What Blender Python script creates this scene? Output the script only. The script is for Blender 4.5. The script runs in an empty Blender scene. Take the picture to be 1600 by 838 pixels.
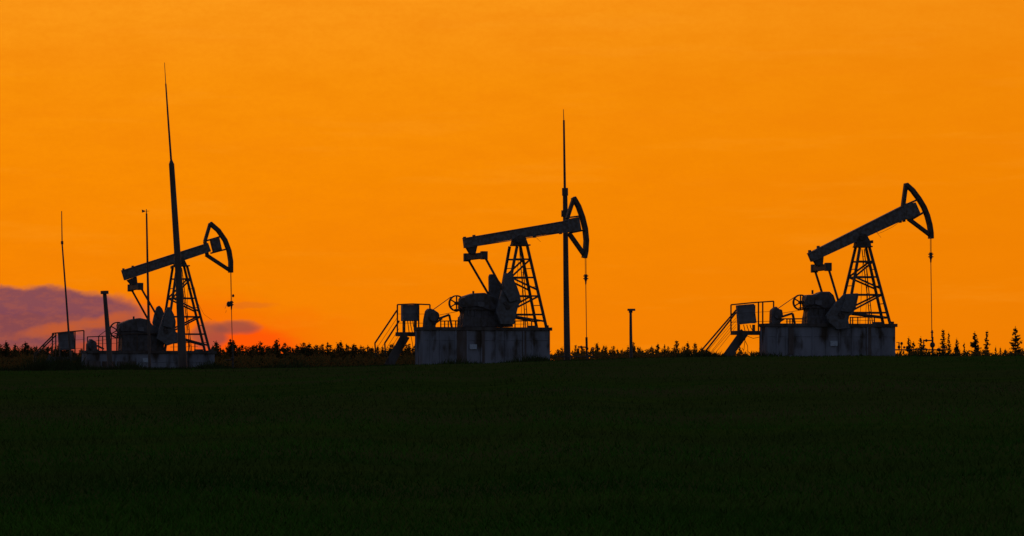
import bpy, math, random
import numpy as np
from mathutils import Vector, Matrix
random.seed(7)
C = bpy.context.scene
COL = C.collection
PI = math.pi

# ------------------------------------------------------------------ camera
FPX, HY, ZC = 4800.0, 580.0, 1.7          # focal length in photo pixels, eye-level row, eye height
cam_d = bpy.data.cameras.new('camera'); cam = bpy.data.objects.new('camera', cam_d); COL.objects.link(cam)
cam_d.sensor_width = 36; cam_d.lens = 36*FPX/1600; cam_d.shift_y = (HY-419)/1600
cam_d.clip_start = 0.5; cam_d.clip_end = 9000
cam.location = (0, 0, ZC); cam.rotation_euler = (PI/2, 0, 0)
C.camera = cam

# ------------------------------------------------------------------ world
w = bpy.data.worlds.new('World'); C.world = w; w.use_nodes = True
nt = w.node_tree; N = nt.nodes; Lk = nt.links
for n in list(N): N.remove(n)
def val(x, sock):
    if isinstance(x, (int, float)): sock.default_value = x
    elif isinstance(x, tuple): sock.default_value = x if len(x) == 4 or sock.type == 'VECTOR' else (*x, 1)
    else: Lk.new(x, sock)
def M_(op, a, b=0.0, c=0.0, clamp=False):
    n = N.new('ShaderNodeMath'); n.operation = op; n.use_clamp = clamp
    val(a, n.inputs[0]); val(b, n.inputs[1]); val(c, n.inputs[2]); return n.outputs[0]
def SS(x, lo, hi):                        # smoothstep
    n = N.new('ShaderNodeMapRange'); n.interpolation_type = 'SMOOTHSTEP'
    val(x, n.inputs[0]); n.inputs[1].default_value = lo; n.inputs[2].default_value = hi
    return n.outputs[0]
def MX(f, a, b):
    n = N.new('ShaderNodeMix'); n.data_type = 'RGBA'
    val(f, n.inputs[0]); val(a, n.inputs[6]); val(b, n.inputs[7]); return n.outputs[2]
def NZ(x, y, scale, detail=4, rough=.55):
    c = N.new('ShaderNodeCombineXYZ'); val(x, c.inputs[0]); val(y, c.inputs[1])
    n = N.new('ShaderNodeTexNoise'); n.inputs['Scale'].default_value = scale
    n.inputs['Detail'].default_value = detail; n.inputs['Roughness'].default_value = rough
    Lk.new(c.outputs[0], n.inputs['Vector']); return n.outputs[0]
tc = N.new('ShaderNodeTexCoord'); sp = N.new('ShaderNodeSeparateXYZ'); Lk.new(tc.outputs['Generated'], sp.inputs[0])
az = M_('ARCTAN2', sp.outputs[0], sp.outputs[1]); el = M_('ARCSINE', sp.outputs[2])
A = M_('MULTIPLY_ADD', az, 48.0, 8.0); B = M_('MULTIPLY', el, 48.0)     # azimuth and elevation in 1.19 degree steps
ramp = N.new('ShaderNodeValToRGB'); Lk.new(M_('DIVIDE', B, 10.0), ramp.inputs[0])
el_ = ramp.color_ramp.elements
el_[0].position = 0.0; el_[0].color = (.93, .215, .0006, 1)
el_[1].position = .58; el_[1].color = (.98, .32, .0095, 1)
for p, c in ((.15, (.935, .235, .0004)), (.30, (.95, .262, .0006)), (.45, (.955, .285, .003))):
    e = el_.new(p); e.color = (*c, 1)
sky_c = ramp.outputs[0]
# a little darker away from the sun
right = SS(A, 3.0, 19.0)
sky_c = MX(M_('MULTIPLY', right, .45), sky_c, (.80, .20, .0005))
# fine unevenness of thin high cloud
mot = NZ(M_('MULTIPLY', A, .35), B, 3.2, 6, .6)
sky_c = MX(M_('MULTIPLY', SS(mot, .38, .68), .20), sky_c, (.82, .205, .0))
band = NZ(M_('MULTIPLY', A, .16), B, 1.6, 7, .62)
sky_c = MX(M_('MULTIPLY', SS(band, .46, .64), .16), sky_c, (.86, .20, .002))
sky_c = MX(M_('MULTIPLY', SS(NZ(M_('MULTIPLY', A, .12), M_('ADD', B, 9.0), 2.2, 6, .6), .52, .70), .14), sky_c, (1.0, .36, .02))
grn = NZ(M_('MULTIPLY', A, .7), B, 14.0, 3, .7)
sky_c = MX(M_('MULTIPLY', SS(grn, .35, .68), .16), sky_c, (.84, .21, .002))
# red glow where the sun has gone down
def blob(a0, b0, ra, rb, lo, hi, wob=.5, wb=.25, sc=1.3, seed=0.0, tilt=0.0):
    n1 = M_('SUBTRACT', NZ(M_('ADD', A, seed), M_('MULTIPLY', B, 1.6), sc, 5), .5)
    n2 = M_('SUBTRACT', NZ(M_('ADD', A, seed+31.0), M_('MULTIPLY', B, 1.6), sc*1.4, 5), .5)
    da = M_('DIVIDE', M_('SUBTRACT', M_('MULTIPLY_ADD', n1, wob*2, A), a0), ra)
    db = M_('DIVIDE', M_('SUBTRACT', M_('MULTIPLY_ADD', n2, wb*2, M_('SUBTRACT', B, M_('MULTIPLY', M_('SUBTRACT', A, a0), tilt))), b0), rb)
    q = M_('SUBTRACT', 1.0, M_('ADD', M_('MULTIPLY', da, da), M_('MULTIPLY', db, db)))
    return SS(q, lo, hi)
sky_c = MX(M_('MULTIPLY', blob(2.6, .35, 3.4, 1.0, 0, 1.0), .75), sky_c, (.95, .135, .0006))
sky_c = MX(M_('MULTIPLY', blob(3.85, .38, 1.0, .40, 0, .8, .2, .1), .85), sky_c, (1.0, .085, .002))
# the violet cloud bank low on the left, pink below
sky_c = MX(M_('MULTIPLY', blob(.3, .28, 2.6, .75, 0, .5, .5, .2, 1.1, 5.0), .92), sky_c, (.40, .066, .040))
cl = blob(.15, .86, 2.35, .52, 0, .40, .42, .16, 1.2, 11.0)
sky_c = MX(M_('MULTIPLY', cl, .93), sky_c, (.20, .062, .092))
cl3 = blob(.2, .64, 2.2, .30, 0, .6, .5, .3, 1.6, 23.0)
sky_c = MX(M_('MULTIPLY', cl3, .62), sky_c, (.26, .068, .066))
st = blob(1.25, .70, 1.35, .13, 0, 1.0, .6, .13, 1.8, 41.0, .17)
sky_c = MX(M_('MULTIPLY', st, .75), sky_c, (.62, .115, .018))
cl2 = blob(3.72, .68, .46, .14, 0, .9, .12, .05, 2.0, 3.0)
sky_c = MX(M_('MULTIPLY', cl2, .78), sky_c, (.27, .072, .055))
cl4 = blob(3.28, .56, .34, .26, 0, .7, .12, .08, 2.0, 7.0)
sky_c = MX(M_('MULTIPLY', cl4, .75), sky_c, (.27, .072, .055))
cl5 = blob(3.9, 1.02, .55, .07, 0, .9, .2, .06, 2.0, 17.0)
sky_c = MX(M_('MULTIPLY', cl5, .30), sky_c, (.55, .11, .02))
cm = M_('MULTIPLY', M_('MAXIMUM', cl, cl3), SS(NZ(A, M_('MULTIPLY', B, 2.2), 2.6, 8, .7), .44, .62))
sky_c = MX(M_('MULTIPLY', cm, .40), sky_c, (.42, .10, .06))
# the rest of the dome: dusk sky
SUN_AZ, SUN_EL = math.radians(-5.1), math.radians(0.6)
sk = N.new('ShaderNodeTexSky'); sk.sky_type = 'NISHITA'; sk.sun_disc = False
sk.sun_elevation = SUN_EL; sk.sun_rotation = SUN_AZ
bg1 = N.new('ShaderNodeBackground'); Lk.new(sk.outputs[0], bg1.inputs[0]); bg1.inputs[1].default_value = .10
bg2 = N.new('ShaderNodeBackground'); bg2.inputs[0].default_value = (.058, .070, .118, 1); bg2.inputs[1].default_value = 1
bgA = N.new('ShaderNodeAddShader'); Lk.new(bg1.outputs[0], bgA.inputs[0]); Lk.new(bg2.outputs[0], bgA.inputs[1])
bgB = N.new('ShaderNodeBackground'); Lk.new(sky_c, bgB.inputs[0]); bgB.inputs[1].default_value = 1.0
front = M_('MULTIPLY', M_('SUBTRACT', 1.0, SS(M_('ABSOLUTE', az), .30, .80)), M_('SUBTRACT', 1.0, SS(el, .16, .45)))
mixs = N.new('ShaderNodeMixShader'); Lk.new(front, mixs.inputs[0]); Lk.new(bgA.outputs[0], mixs.inputs[1]); Lk.new(bgB.outputs[0], mixs.inputs[2])
wo = N.new('ShaderNodeOutputWorld'); Lk.new(mixs.outputs[0], wo.inputs[0])

# ------------------------------------------------------------------ sun and exposure
sd = bpy.data.lights.new('sun', 'SUN'); so = bpy.data.objects.new('sun', sd); COL.objects.link(so)
sd.energy = .05; sd.angle = math.radians(2); sd.color = (1, .42, .12)
so.rotation_euler = Vector((-math.sin(SUN_AZ), -math.cos(SUN_AZ), -math.tan(SUN_EL))).to_track_quat('-Z', 'Y').to_euler()
C.view_settings.view_transform = 'Standard'; C.view_settings.look = 'None'
C.view_settings.exposure = 0; C.view_settings.gamma = 1; C.view_settings.use_curve_mapping = False
C.render.engine = 'CYCLES'

# ------------------------------------------------------------------ helpers
def mat(name, c1, c2=None, rough=.7, scale=4.0, stretch=(1, 1, 1), lo=.35, hi=.65, c3=None, scale3=1.5, lo3=.5, hi3=.7, bump=0.0, metal=0.0):
    m = bpy.data.materials.new(name); m.use_nodes = True; t = m.node_tree; b = t.nodes['Principled BSDF']
    b.inputs['Roughness'].default_value = rough; b.inputs['Metallic'].default_value = metal
    b.inputs['Specular IOR Level'].default_value = 0 if rough >= .9 else .25
    tcn = t.nodes.new('ShaderNodeTexCoord'); mp = t.nodes.new('ShaderNodeMapping'); mp.inputs['Scale'].default_value = stretch
    t.links.new(tcn.outputs['Object'], mp.inputs[0])
    def nz(sc, det=6):
        n = t.nodes.new('ShaderNodeTexNoise'); n.inputs['Scale'].default_value = sc; n.inputs['Detail'].default_value = det
        t.links.new(mp.outputs[0], n.inputs['Vector']); return n
    def rng(o, a, z):
        r = t.nodes.new('ShaderNodeMapRange'); r.inputs[1].default_value = a; r.inputs[2].default_value = z
        t.links.new(o, r.inputs[0]); return r.outputs[0]
    n = nz(scale)
    mx = t.nodes.new('ShaderNodeMix'); mx.data_type = 'RGBA'
    mx.inputs[6].default_value = (*c1, 1); mx.inputs[7].default_value = (*(c2 or c1), 1)
    t.links.new(rng(n.outputs[0], lo, hi), mx.inputs[0]); out = mx.outputs[2]
    if c3:
        m3 = t.nodes.new('ShaderNodeMix'); m3.data_type = 'RGBA'; m3.inputs[7].default_value = (*c3, 1)
        t.links.new(out, m3.inputs[6]); t.links.new(rng(nz(scale3, 8).outputs[0], lo3, hi3), m3.inputs[0]); out = m3.outputs[2]
    t.links.new(out, b.inputs['Base Color'])
    if bump:
        bp = t.nodes.new('ShaderNodeBump'); bp.inputs['Strength'].default_value = bump; bp.inputs['Distance'].default_value = .05
        t.links.new(n.outputs[0], bp.inputs['Height']); t.links.new(bp.outputs[0], b.inputs['Normal'])
    return m

MT = dict(
    steel=mat('dark_painted_steel', (.075, .07, .075), (.045, .03, .025), .6, 5, bump=.2),
    beam=mat('grey_painted_steel', (.13, .13, .15), (.08, .065, .06), .55, 6, (1, 1, 1), .4, .6, bump=.2),
    gear=mat('oily_casting', (.095, .095, .115), (.05, .04, .035), .5, 6, (1, 1, .6), .38, .66, bump=.3),
    weight=mat('grey_counterweight', (.12, .13, .16), (.085, .08, .085), .6, 7, bump=.2),
    wall=mat('weathered_panel', (.22, .24, .31), (.14, .15, .19), .75, 2.0, (1, 1, .35), .35, .65,
             (.05, .038, .03), 2.2, .52, .66, .15),
    ledge=mat('rusty_ledge', (.10, .095, .10), (.05, .035, .03), .8, 3, (1, 1, .4), bump=.2),
    rail=mat('handrail_steel', (.09, .06, .045), (.05, .035, .03), .6, 6),
    rust_shade=mat('rust_and_shade_sheet', (.075, .05, .04), (.12, .11, .12), .85, 3, (1, 1, .3)),  # rusty sheets; also the painted shade under the left base beam
    cab=mat('cabinet_paint', (.17, .18, .22), (.11, .11, .13), .5, 3),
    plate=mat('pale_sign_plate', (.42, .50, .62), (.30, .36, .46), .5, 20),
    cable=mat('cable', (.04, .03, .03), None, .6),
    mast=mat('mast_steel', (.10, .085, .085), (.055, .04, .038), .55, 2, (1, 1, .3), bump=.1),
    white=mat('pale_marker_paint', (.5, .5, .5), (.35, .35, .36), .6, 6),
    bark=mat('bark', (.06, .045, .035), (.03, .022, .018), .9, 8),
    leaf=mat('leaves', (.05, .065, .022), (.07, .065, .02), .8, .8),
    needle=mat('needles', (.035, .055, .02), (.05, .06, .025), .8, .9),
)
# leaves let a little of the glow through
for k in ('leaf', 'needle'):
    t = MT[k].node_tree; b = t.nodes['Principled BSDF']; o = t.nodes['Material Output']
    tr = t.nodes.new('ShaderNodeBsdfTranslucent'); tr.inputs[0].default_value = (.16, .10, .03, 1)
    ms = t.nodes.new('ShaderNodeMixShader'); ms.inputs[0].default_value = .45
    t.links.new(b.outputs[0], ms.inputs[1]); t.links.new(tr.outputs[0], ms.inputs[2]); t.links.new(ms.outputs[0], o.inputs[0])

class MB:
    def __init__(s): s.v = []; s.f = []
    def add(s, v, f):
        k = len(s.v); s.v += [tuple(p) for p in v]; s.f += [tuple(i+k for i in q) for q in f]; return s
    def box(s, c, d, rot=None):
        v = [Vector((sx*d[0]/2, sy*d[1]/2, sz*d[2]/2)) for sx in (-1, 1) for sy in (-1, 1) for sz in (-1, 1)]
        if rot is not None: v = [rot @ p for p in v]
        return s.add([p+Vector(c) for p in v], [(0, 1, 3, 2), (4, 6, 7, 5), (0, 4, 5, 1), (2, 3, 7, 6), (0, 2, 6, 4), (1, 5, 7, 3)])
    def bar(s, p, q, a, b=None, up=(0, 1, 0)):           # square bar; b is the size along `up`
        p, q = Vector(p), Vector(q); b = b or a; d = (q-p).normalized(); u = Vector(up)
        if abs(d.dot(u)) > .99: u = Vector((1, 0, 0))
        sd_ = d.cross(u).normalized(); u2 = sd_.cross(d).normalized()
        v = [o + sd_*sx*a/2 + u2*sy*b/2 for o in (p, q) for sx, sy in ((-1, -1), (1, -1), (1, 1), (-1, 1))]
        return s.add(v, [(3, 2, 1, 0), (4, 5, 6, 7), (0, 1, 5, 4), (1, 2, 6, 5), (2, 3, 7, 6), (3, 0, 4, 7)])
    def tube(s, p, q, r0, r1=None, n=10, cap=True):
        p, q = Vector(p), Vector(q); r1 = r0 if r1 is None else r1; d = (q-p).normalized()
        u = Vector((0, 0, 1)) if abs(d.z) < .9 else Vector((1, 0, 0)); a = d.cross(u).normalized(); b = a.cross(d)
        v = [o + (a*math.cos(t)+b*math.sin(t))*r for o, r in ((p, r0), (q, r1)) for t in [2*PI*i/n for i in range(n)]]
        f = [(i, (i+1) % n, n+(i+1) % n, n+i) for i in range(n)]
        if cap: f += [tuple(range(n))[::-1], tuple(range(n, 2*n))]
        return s.add(v, f)
    def path(s, pts, r, n=6):
        for a, b in zip(pts, pts[1:]): s.tube(a, b, r, n=n)
        return s
    def prism(s, pts, y0, y1, scale_back=1.0):           # outline in the local xz plane, extruded along y
        n = len(pts)
        v = [(p[0], y0, p[2]) for p in pts]+[(p[0], y1, p[2]) for p in pts]
        return s.add(v, [tuple(range(n)), tuple(range(2*n-1, n-1, -1))]+[(i+n, (i+1) % n+n, (i+1) % n, i) for i in range(n)])
    def sphere(s, c, r, sz=1.0, n=12, m=8):
        v = [(c[0]+r*math.sin(PI*j/m)*math.cos(2*PI*i/n), c[1]+r*math.sin(PI*j/m)*math.sin(2*PI*i/n), c[2]+sz*r*math.cos(PI*j/m)) for j in range(m+1) for i in range(n)]
        return s.add(v, [(j*n+i, (j+1)*n+i, (j+1)*n+(i+1) % n, j*n+(i+1) % n) for j in range(m) for i in range(n)])
    def ring(s, c, r, w_, y0, y1, n=32, ax=None):         # wheel rim about the y axis
        v = []
        for i in range(n):
            t = 2*PI*i/n; cx, cz = math.cos(t), math.sin(t)
            for rr, yy in ((r, y0), (r, y1), (r-w_, y1), (r-w_, y0)): v.append((c[0]+rr*cx, yy, c[2]+rr*cz))
        f = []
        for i in range(n):
            j = (i+1) % n
            for k in range(4): f.append((i*4+k, i*4+(k+1) % 4, j*4+(k+1) % 4, j*4+k))
        return s.add(v, f)
    def build(s, name, m, parent=None, bevel=0.0, smooth=False):
        me = bpy.data.meshes.new(name); me.from_pydata(s.v, [], s.f); me.update()
        import bmesh
        bm = bmesh.new(); bm.from_mesh(me); bmesh.ops.recalc_face_normals(bm, faces=bm.faces); bm.to_mesh(me); bm.free()
        me.materials.append(m)
        if smooth: me.polygons.foreach_set('use_smooth', [True]*len(me.polygons))
        o = bpy.data.objects.new(name, me); COL.objects.link(o); o.parent = parent
        if bevel:
            bv = o.modifiers.new('bevel', 'BEVEL'); bv.width = bevel; bv.segments = 2; bv.limit_method = 'ANGLE'
        return o
def tag(o, label, cat, group=None):
    o['label'] = label; o['category'] = cat
    if group: o['group'] = group
    return o
def empty(name, loc, rz, label, cat, group=None):
    o = bpy.data.objects.new(name, None); COL.objects.link(o); o.location = loc; o.rotation_euler = (0, 0, rz)
    o.empty_display_size = .3
    return tag(o, label, cat, group)

# ------------------------------------------------------------------ terrain
CX = [-2000, 0, 350, 620, 860, 1000, 1200, 3600]; CY = [580, 579.5, 577.5, 572, 565, 560, 557.5, 557]
YC = 140.0
def crest(x):                              # height of the rise the wells stand on
    return 1.7 + YC*(HY-np.interp(800+x/YC*FPX, CX, CY))/FPX
def sst(t): t = np.clip(t, 0, 1); return t*t*(3-2*t)
def ground(x, y):
    h = crest(x); und = .05*np.sin(x*.21+y*.05)*np.cos(y*.11-x*.03)+.05*np.sin(x*.93+1.3*np.sin(x*.37))
    near = (h)*sst((y-10)/130.0)*1.0
    mid = h - .25*sst((y-142)/50.0)
    far = h-.25 - (h-.25+3.2)*sst((y-190)/95.0) - 3*sst((y-400)/1500.0)
    z = np.where(y < YC, near, np.where(y < 192, mid, far))
    return z + und*np.clip((y-5)/30, 0, 1)*np.where((y > 115) & (y < 190), .25, 1)
xs = np.concatenate([-np.geomspace(3500, 62, 22), np.linspace(-60, 60, 161), np.geomspace(62, 3500, 22)])
ys = np.concatenate([np.array([-600., -200, -60, -20]), np.linspace(0, 320, 260), np.geomspace(325, 5000, 30)])
XX, YY = np.meshgrid(xs, ys); ZZ = ground(XX, YY)
nx, ny = len(xs), len(ys)
v = np.stack([XX.ravel(), YY.ravel(), ZZ.ravel()], 1)
idx = np.arange(nx*ny).reshape(ny, nx)
f = np.stack([idx[:-1, :-1].ravel(), idx[:-1, 1:].ravel(), idx[1:, 1:].ravel(), idx[1:, :-1].ravel()], 1)
me = bpy.data.meshes.new('ground'); me.from_pydata(v.tolist(), [], f.tolist()); me.update()
me.polygons.foreach_set('use_smooth', [True]*len(me.polygons))
me.materials.append(mat('field_soil_and_grass', (.034, .060, .009), (.050, .075, .010), .95, .8, (.35, 1, 1), .35, .65, (.060, .060, .018), .10, .45, .65, .6))
go = bpy.data.objects.new('ground', me); COL.objects.link(go); go['kind'] = 'structure'

def unproj(px, py, Y): return Vector((Y*(px-800)/FPX, Y, ZC+Y*(HY-py)/FPX))
def gz(x, y): return float(ground(np.array(x, float), np.array(y, float)))

# ------------------------------------------------------------------ placing frame: a vertical plane through a site, turned by yaw
class Site:
    def __init__(s, px, Y, yaw):
        s.O = Vector((Y*(px-800)/FPX, Y, 0)); s.O.z = gz(s.O.x, Y); s.yaw = math.radians(yaw)
        s.c, s.s = math.cos(s.yaw), math.sin(s.yaw); s.m = Y/FPX          # metres per photo pixel
    def P(s, p, y=0.0):
        dx, dz = (p[0]-800)/FPX, (HY-p[1])/FPX
        t = (y - s.s*s.O.x + s.c*s.O.y)/(s.c - s.s*dx)
        W = Vector((t*dx, t, ZC+t*dz)) - s.O
        return Vector((s.c*W.x + s.s*W.y, y, W.z))
    def world(s, p): return Vector((s.O.x+s.c*p[0]-s.s*p[1], s.O.y+s.s*p[0]+s.c*p[1], s.O.z+p[2]))
def crop(ox, oy, k): return lambda *pts: [(ox+x/k, oy+y/k) for x, y in pts]

def inset(pts, dx):
    xs_ = [p.x for p in pts]; c = (min(xs_)+max(xs_))/2; h = (max(xs_)-min(xs_))/2; k = (h-dx)/h
    return [Vector((c+(p.x-c)*k, p.y, p.z)) for p in pts]

SEP = 1.1                                  # half distance between the two cranks
def pumpjack(S, D, label):
    R = empty('pumpjack', S.O, S.yaw, label, 'pumpjack', 'pumpjacks in a row on the rise')
    P, m = S.P, S.m
    def prism(name, pts, yc, hw, mt, par=R, ins=False, bevel=.012):
        q = [P(p, yc) for p in pts]
        if ins: q = inset(q, hw*math.tan(math.radians(D['eff'])))
        return MB().prism(q, yc-hw, yc+hw).build(name, mt, par, bevel)
    # --- base
    x0, x1 = D['base_x']; zt = P((x0, D['base_top']), -.7).z
    X0, X1 = P((x0, 560), -.7).x, P((x1, 560), -.7).x
    b = MB(); b.box(((X0+X1)/2, 0, (zt-.16-.5)/2), (X1-X0, 1.4, zt-.16+.5))
    for xr in D['ribs']:
        xx = P((xr, 540), -.7).x; b.box((xx, -.72, (zt-.2)/2-.1), (.07, .05, zt-.2+.3))
        b.box((xx, .72, (zt-.2)/2-.1), (.07, .05, zt-.2+.3))
    b.box(((X0+X1)/2, -.705, zt-.62), (X1-X0-.1, .03, .035)); b.box(((X0+X1)/2, -.72, .02), (X1-X0+.03, .06, .12))
    base = b.build('base', MT['wall'], R, .01)
    b = MB(); b.box(((X0+X1)/2+.02, 0, zt-.08), (X1-X0+.14, 1.56, .16)); b.box((X1-.12, -.6, zt+.04), (.14, .12, .14))
    b.box((X0+.5, -.62, zt+.03), (.3, .1, .08)); b.box((X1-.9, -.62, zt+.04), (.5, .1, .1)); b.build('ledge', MT['ledge'], base, .008)
    q = P(D['plate'], -.76); MB().box((q.x, -.762, q.z), (.36, .03, .24)).build('sign_plate', MT['plate'], base, .004)
    for k0, k1, f0, f1 in D['rust_shade']:
        ka, kb = P((k0, 540), -.7).x, P((k1, 540), -.7).x; hh = zt-.18
        o = MB().box(((ka+kb)/2, -.715, hh*(f0+f1)/2), (kb-ka, .05, hh*(f1-f0))).build('panel_and_shade', MT['rust_shade'], base, .006); o['label'] = 'rusty brown sheet, painted shade on the left base'
    # --- tower
    T = D['tower']; yt, yb = .30, .58
    def leg(k, side):
        (ax, ay), (bx, by) = T[k]; ys_ = (-1 if side == 'n' else 1)
        return P((ax, ay), ys_*yt), P((bx, by), ys_*yb)
    LN, RN, LF, RF = leg('ln', 'n'), leg('rn', 'n'), leg('lf', 'f'), leg('rf', 'f')
    for l in (LN, RN, LF, RF): l[1].z = zt
    capc = P(D['cap'][0], 0); capd = P(D['cap'][1], 0)
    sp_ = MB(); zc_ = max(l[0].z for l in (LN, RN, LF, RF))
    sp_.box(((LN[0].x+RN[0].x)/2, 0, zc_+.02), (abs(RN[0].x-LN[0].x)+.26, .92, .07))
    sp_.prism([P(p, 0) for p in D['saddle']], -.24, .24)
    sp_.tube(P(D['pivot'], -.42), P(D['pivot'], .42), .12, n=14)
    post = sp_.build('samson_post', MT['steel'], R, .01)
    for a, b_ in (LN, RN, LF, RF): MB().bar(a, b_, .12, .12).build('leg', MT['steel'], post)
    def at(l, z):
        t = (z-l[1].z)/(l[0].z-l[1].z); return l[1].lerp(l[0], t)
    zs = [zt]+[P((0, yy), 0).z for yy in D['levels']]
    def brace(a, b_, w_=.085): MB().bar(a, b_, w_, w_*.8).build('brace', MT['steel'], post)
    for z in zs[1:]:
        brace(at(LN, z), at(RN, z)); brace(at(LF, z), at(RF, z)); brace(at(RN, z), at(RF, z), .05); brace(at(LN, z), at(LF, z), .05)
    for i in range(len(zs)-1):
        a, b_ = zs[i], zs[i+1]
        if i % 2 == 0: brace(at(RN, a+.3), at(LN, b_)); brace(at(RF, a+.3), at(LF, b_))
        else: brace(at(LN, a), at(RN, b_)); brace(at(LF, a), at(RF, b_))
        zm = (a+b_)/2; brace(at(RN, zm), at(RF, zm), .04); brace(at(LN, zm), at(LF, zm), .04)
    lad = MB(); lx = (LN[1].x+RN[1].x)/2+.35; lt = (LN[0].x+RN[0].x)/2+.02
    for y in (-.17, .17): lad.tube((lx, y, zt), (lt, y, zc_-.1), .024, n=6)
    k = int((zc_-zt)/.3)
    for i in range(1, k): z = zt+i*.3; xx = lx+(lt-lx)*(z-zt)/(zc_-.1-zt); lad.tube((xx, -.17, z), (xx, .17, z), .012, n=5)
    lad.build('ladder', MT['rail'], R)
    cg = MB(); lx2 = lx-.25
    for dx in (-.28, .0): cg.tube((lx2+dx, .2, zt), (lx2+dx+.12, .1, zs[-1]), .012, n=5)
    cg.build('conduit', MT['cable'], R)
    # --- beam and head
    bm_ = prism('walking_beam', D['beam'], 0, .17, MT['beam'])
    d = (P(D['beam'][1])-P(D['beam'][0])).normalized()
    fl = MB()
    for a, b_ in D['flanges']: fl.bar(P(a), P(b_), .035, .42)
    fl.build('flange', MT['beam'], bm_)
    for p in D['lugs']: MB().box(P(p), (.07, .3, .14)).build('lug', MT['steel'], bm_)
    h = MB(); hw = .19
    arc = [P(p) for p in D['arc']]; wv = D['arc_w']*m
    cen = sum(arc, Vector())/len(arc); inner = []
    for i, p in enumerate(arc):
        tg = (arc[min(i+1, len(arc)-1)]-arc[max(i-1, 0)]).normalized(); nn = Vector((-tg.z, 0, tg.x))
        if nn.dot(P(D['pivot'])-p) < 0: nn = -nn
        inner.append(p+nn*wv)
    n = len(arc)
    for i in range(n-1):
        h.prism([arc[i], arc[i+1], inner[i+1], inner[i]], -hw, hw)
    head = h.build('horse_head', MT['steel'], R)
    for a, b_, w_ in D['head_bars']:
        MB().bar(P(a), P(b_), w_*m, .26).build('strut', MT['steel'], head, .006)
    prism('head_box', D['head_box'], 0, .2, MT['beam'], head)
    # --- bridle, carrier, rod
    t0, t1 = D['bridle']
    for y in (-.07, .07): MB().tube(P(t0, 0)+Vector((0, y, 0)), P(t1, 0)+Vector((0, y, 0)), .013, n=6).build('bridle_cable', MT['cable'], R)
    c0 = P(t1); cb = MB(); cb.box(c0, (.20, .20, .05)); cb.box(c0-Vector((0, 0, .13)), (.22, .16, .05)); cb.tube(c0+Vector((0, 0, .08)), c0-Vector((0, 0, .22)), .08, .07); cb.tube(c0-Vector((0, 0, .2)), c0-Vector((0, 0, .42)), .05, .03)
    cb = cb.build('carrier_bar', MT['steel'], R)
    for p, r in D.get('carrier_extra', []): MB().sphere(P(p), r, 1.3, 7, 5).build('clamp', MT['steel'], cb)
    MB().tube(c0-Vector((0, 0, .3)), P(D['rod_end']), .02, n=8).build('polished_rod', MT['steel'], R)
    # --- equalizer and pitmans
    eq = D['eq']; e0, e1 = P(eq[0], SEP), P(eq[1], -SEP)
    ec = (e0+e1)/2
    e = MB(); e.bar(e0, e1, .29, .26, up=(1, 0, 0))
    e.box(e0, (.30, .30, .40)); e.box(e1, (.30, .30, .40))
    e.build('equalizer', MT['steel'], R, .015)
    prism('tail_bearing', D['hanger'], 0, .16, MT['steel'])
    for (a, b_), y, p0 in ((D['pit_f'], SEP, e0), (D['pit_n'], -SEP, e1)):
        MB().bar(p0, P(b_, y), .095, .09).build('pitman_arm', MT['steel'], R)
    # --- gearbox and cranks
    g = prism('gearbox', D['gear'], 0, .42, MT['gear'], ins=True, bevel=.05)
    gl = MB(); gc = P(D['shaft'], 0)
    gl.tube((gc.x, -SEP-.1, gc.z), (gc.x, SEP+.1, gc.z), .13, n=16); gl.build('crank_shaft', MT['steel'], R)
    co = MB(); q = P(D['gear_cap'], -.44); co.tube((q.x, -.50, q.z), (q.x, -.40, q.z), .24, n=20); co.tube((q.x, -.55, q.z), (q.x, -.50, q.z), .12, n=16)
    co.build('bearing_cover', MT['gear'], g, .01)
    gq = [P(p, -.42) for p in D['gear']]; gx0, gx1 = min(p.x for p in gq)+.12, max(p.x for p in gq)-.12; gz0, gz1 = min(p.z for p in gq), max(p.z for p in gq)
    zm = gz0+(gz1-gz0)*.52; MB().box(((gx0+gx1)/2, 0, zm), (gx1-gx0, .98, .06)).build('casing_flange', MT['steel'], g, .008)
    for i in range(5):
        xx = gx0+(gx1-gx0)*(.2+.16*i); MB().box((xx, -.44, gz0+(zm-gz0)*.5), (.035, .09, (zm-gz0)*.9)).build('rib', MT['gear'], g)
    MB().box((gx0+(gx1-gx0)*.5, -.44, zm+.24), (.34, .06, .22)).build('inspection_cover', MT['cab'], g, .01)
    MB().tube((gx0+(gx1-gx0)*.38, 0, gz1-.1), (gx0+(gx1-gx0)*.38, 0, gz1+.10), .05, n=10).build('breather', MT['steel'], g)
    MB().path([(gx0+.05, -.5, gz0+.1), (gx0+.1, -.52, zm+.1), (gx0+(gx1-gx0)*.4, -.52, zm+.16), (gx1-.1, -.5, zm-.2)], .022, 6).build('oil_pipe', MT['cable'], g)
    prism('pedestal', D['ped'], 0, .5, MT['gear'], ins=True, bevel=.02)
    for k, y in (('crank_f', SEP-.06), ('crank_n', -SEP+.06)):
        o = prism('crank', D[k], y, .13, MT['weight'], bevel=.03)
        cc = sum((P(p, y) for p in D[k]), Vector())/len(D[k]); sh = P(D['shaft'], y) if y < 0 else P((D['shaft'][0]-2*SEP*math.sin(math.radians(D['eff']))/m, D['shaft'][1]), y)
        yy = y-.16 if y < 0 else y+.16
        for q_ in (.25, .6): cb_ = cc.lerp(sh, q_); MB().tube((cb_.x, yy-.05, cb_.z), (cb_.x, yy+.05, cb_.z), .085, n=8).build('bolt', MT['steel'], o)
        if k+'_w' in D:
            prism('counterweight', D[k+'_w'], y+(-.2 if y < 0 else .2), .07, MT['weight'], o, bevel=.02)
    # --- drive
    wc = P(D['wheel'][0], -.1); r = D['wheel'][1]*m; yw = .50
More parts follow.
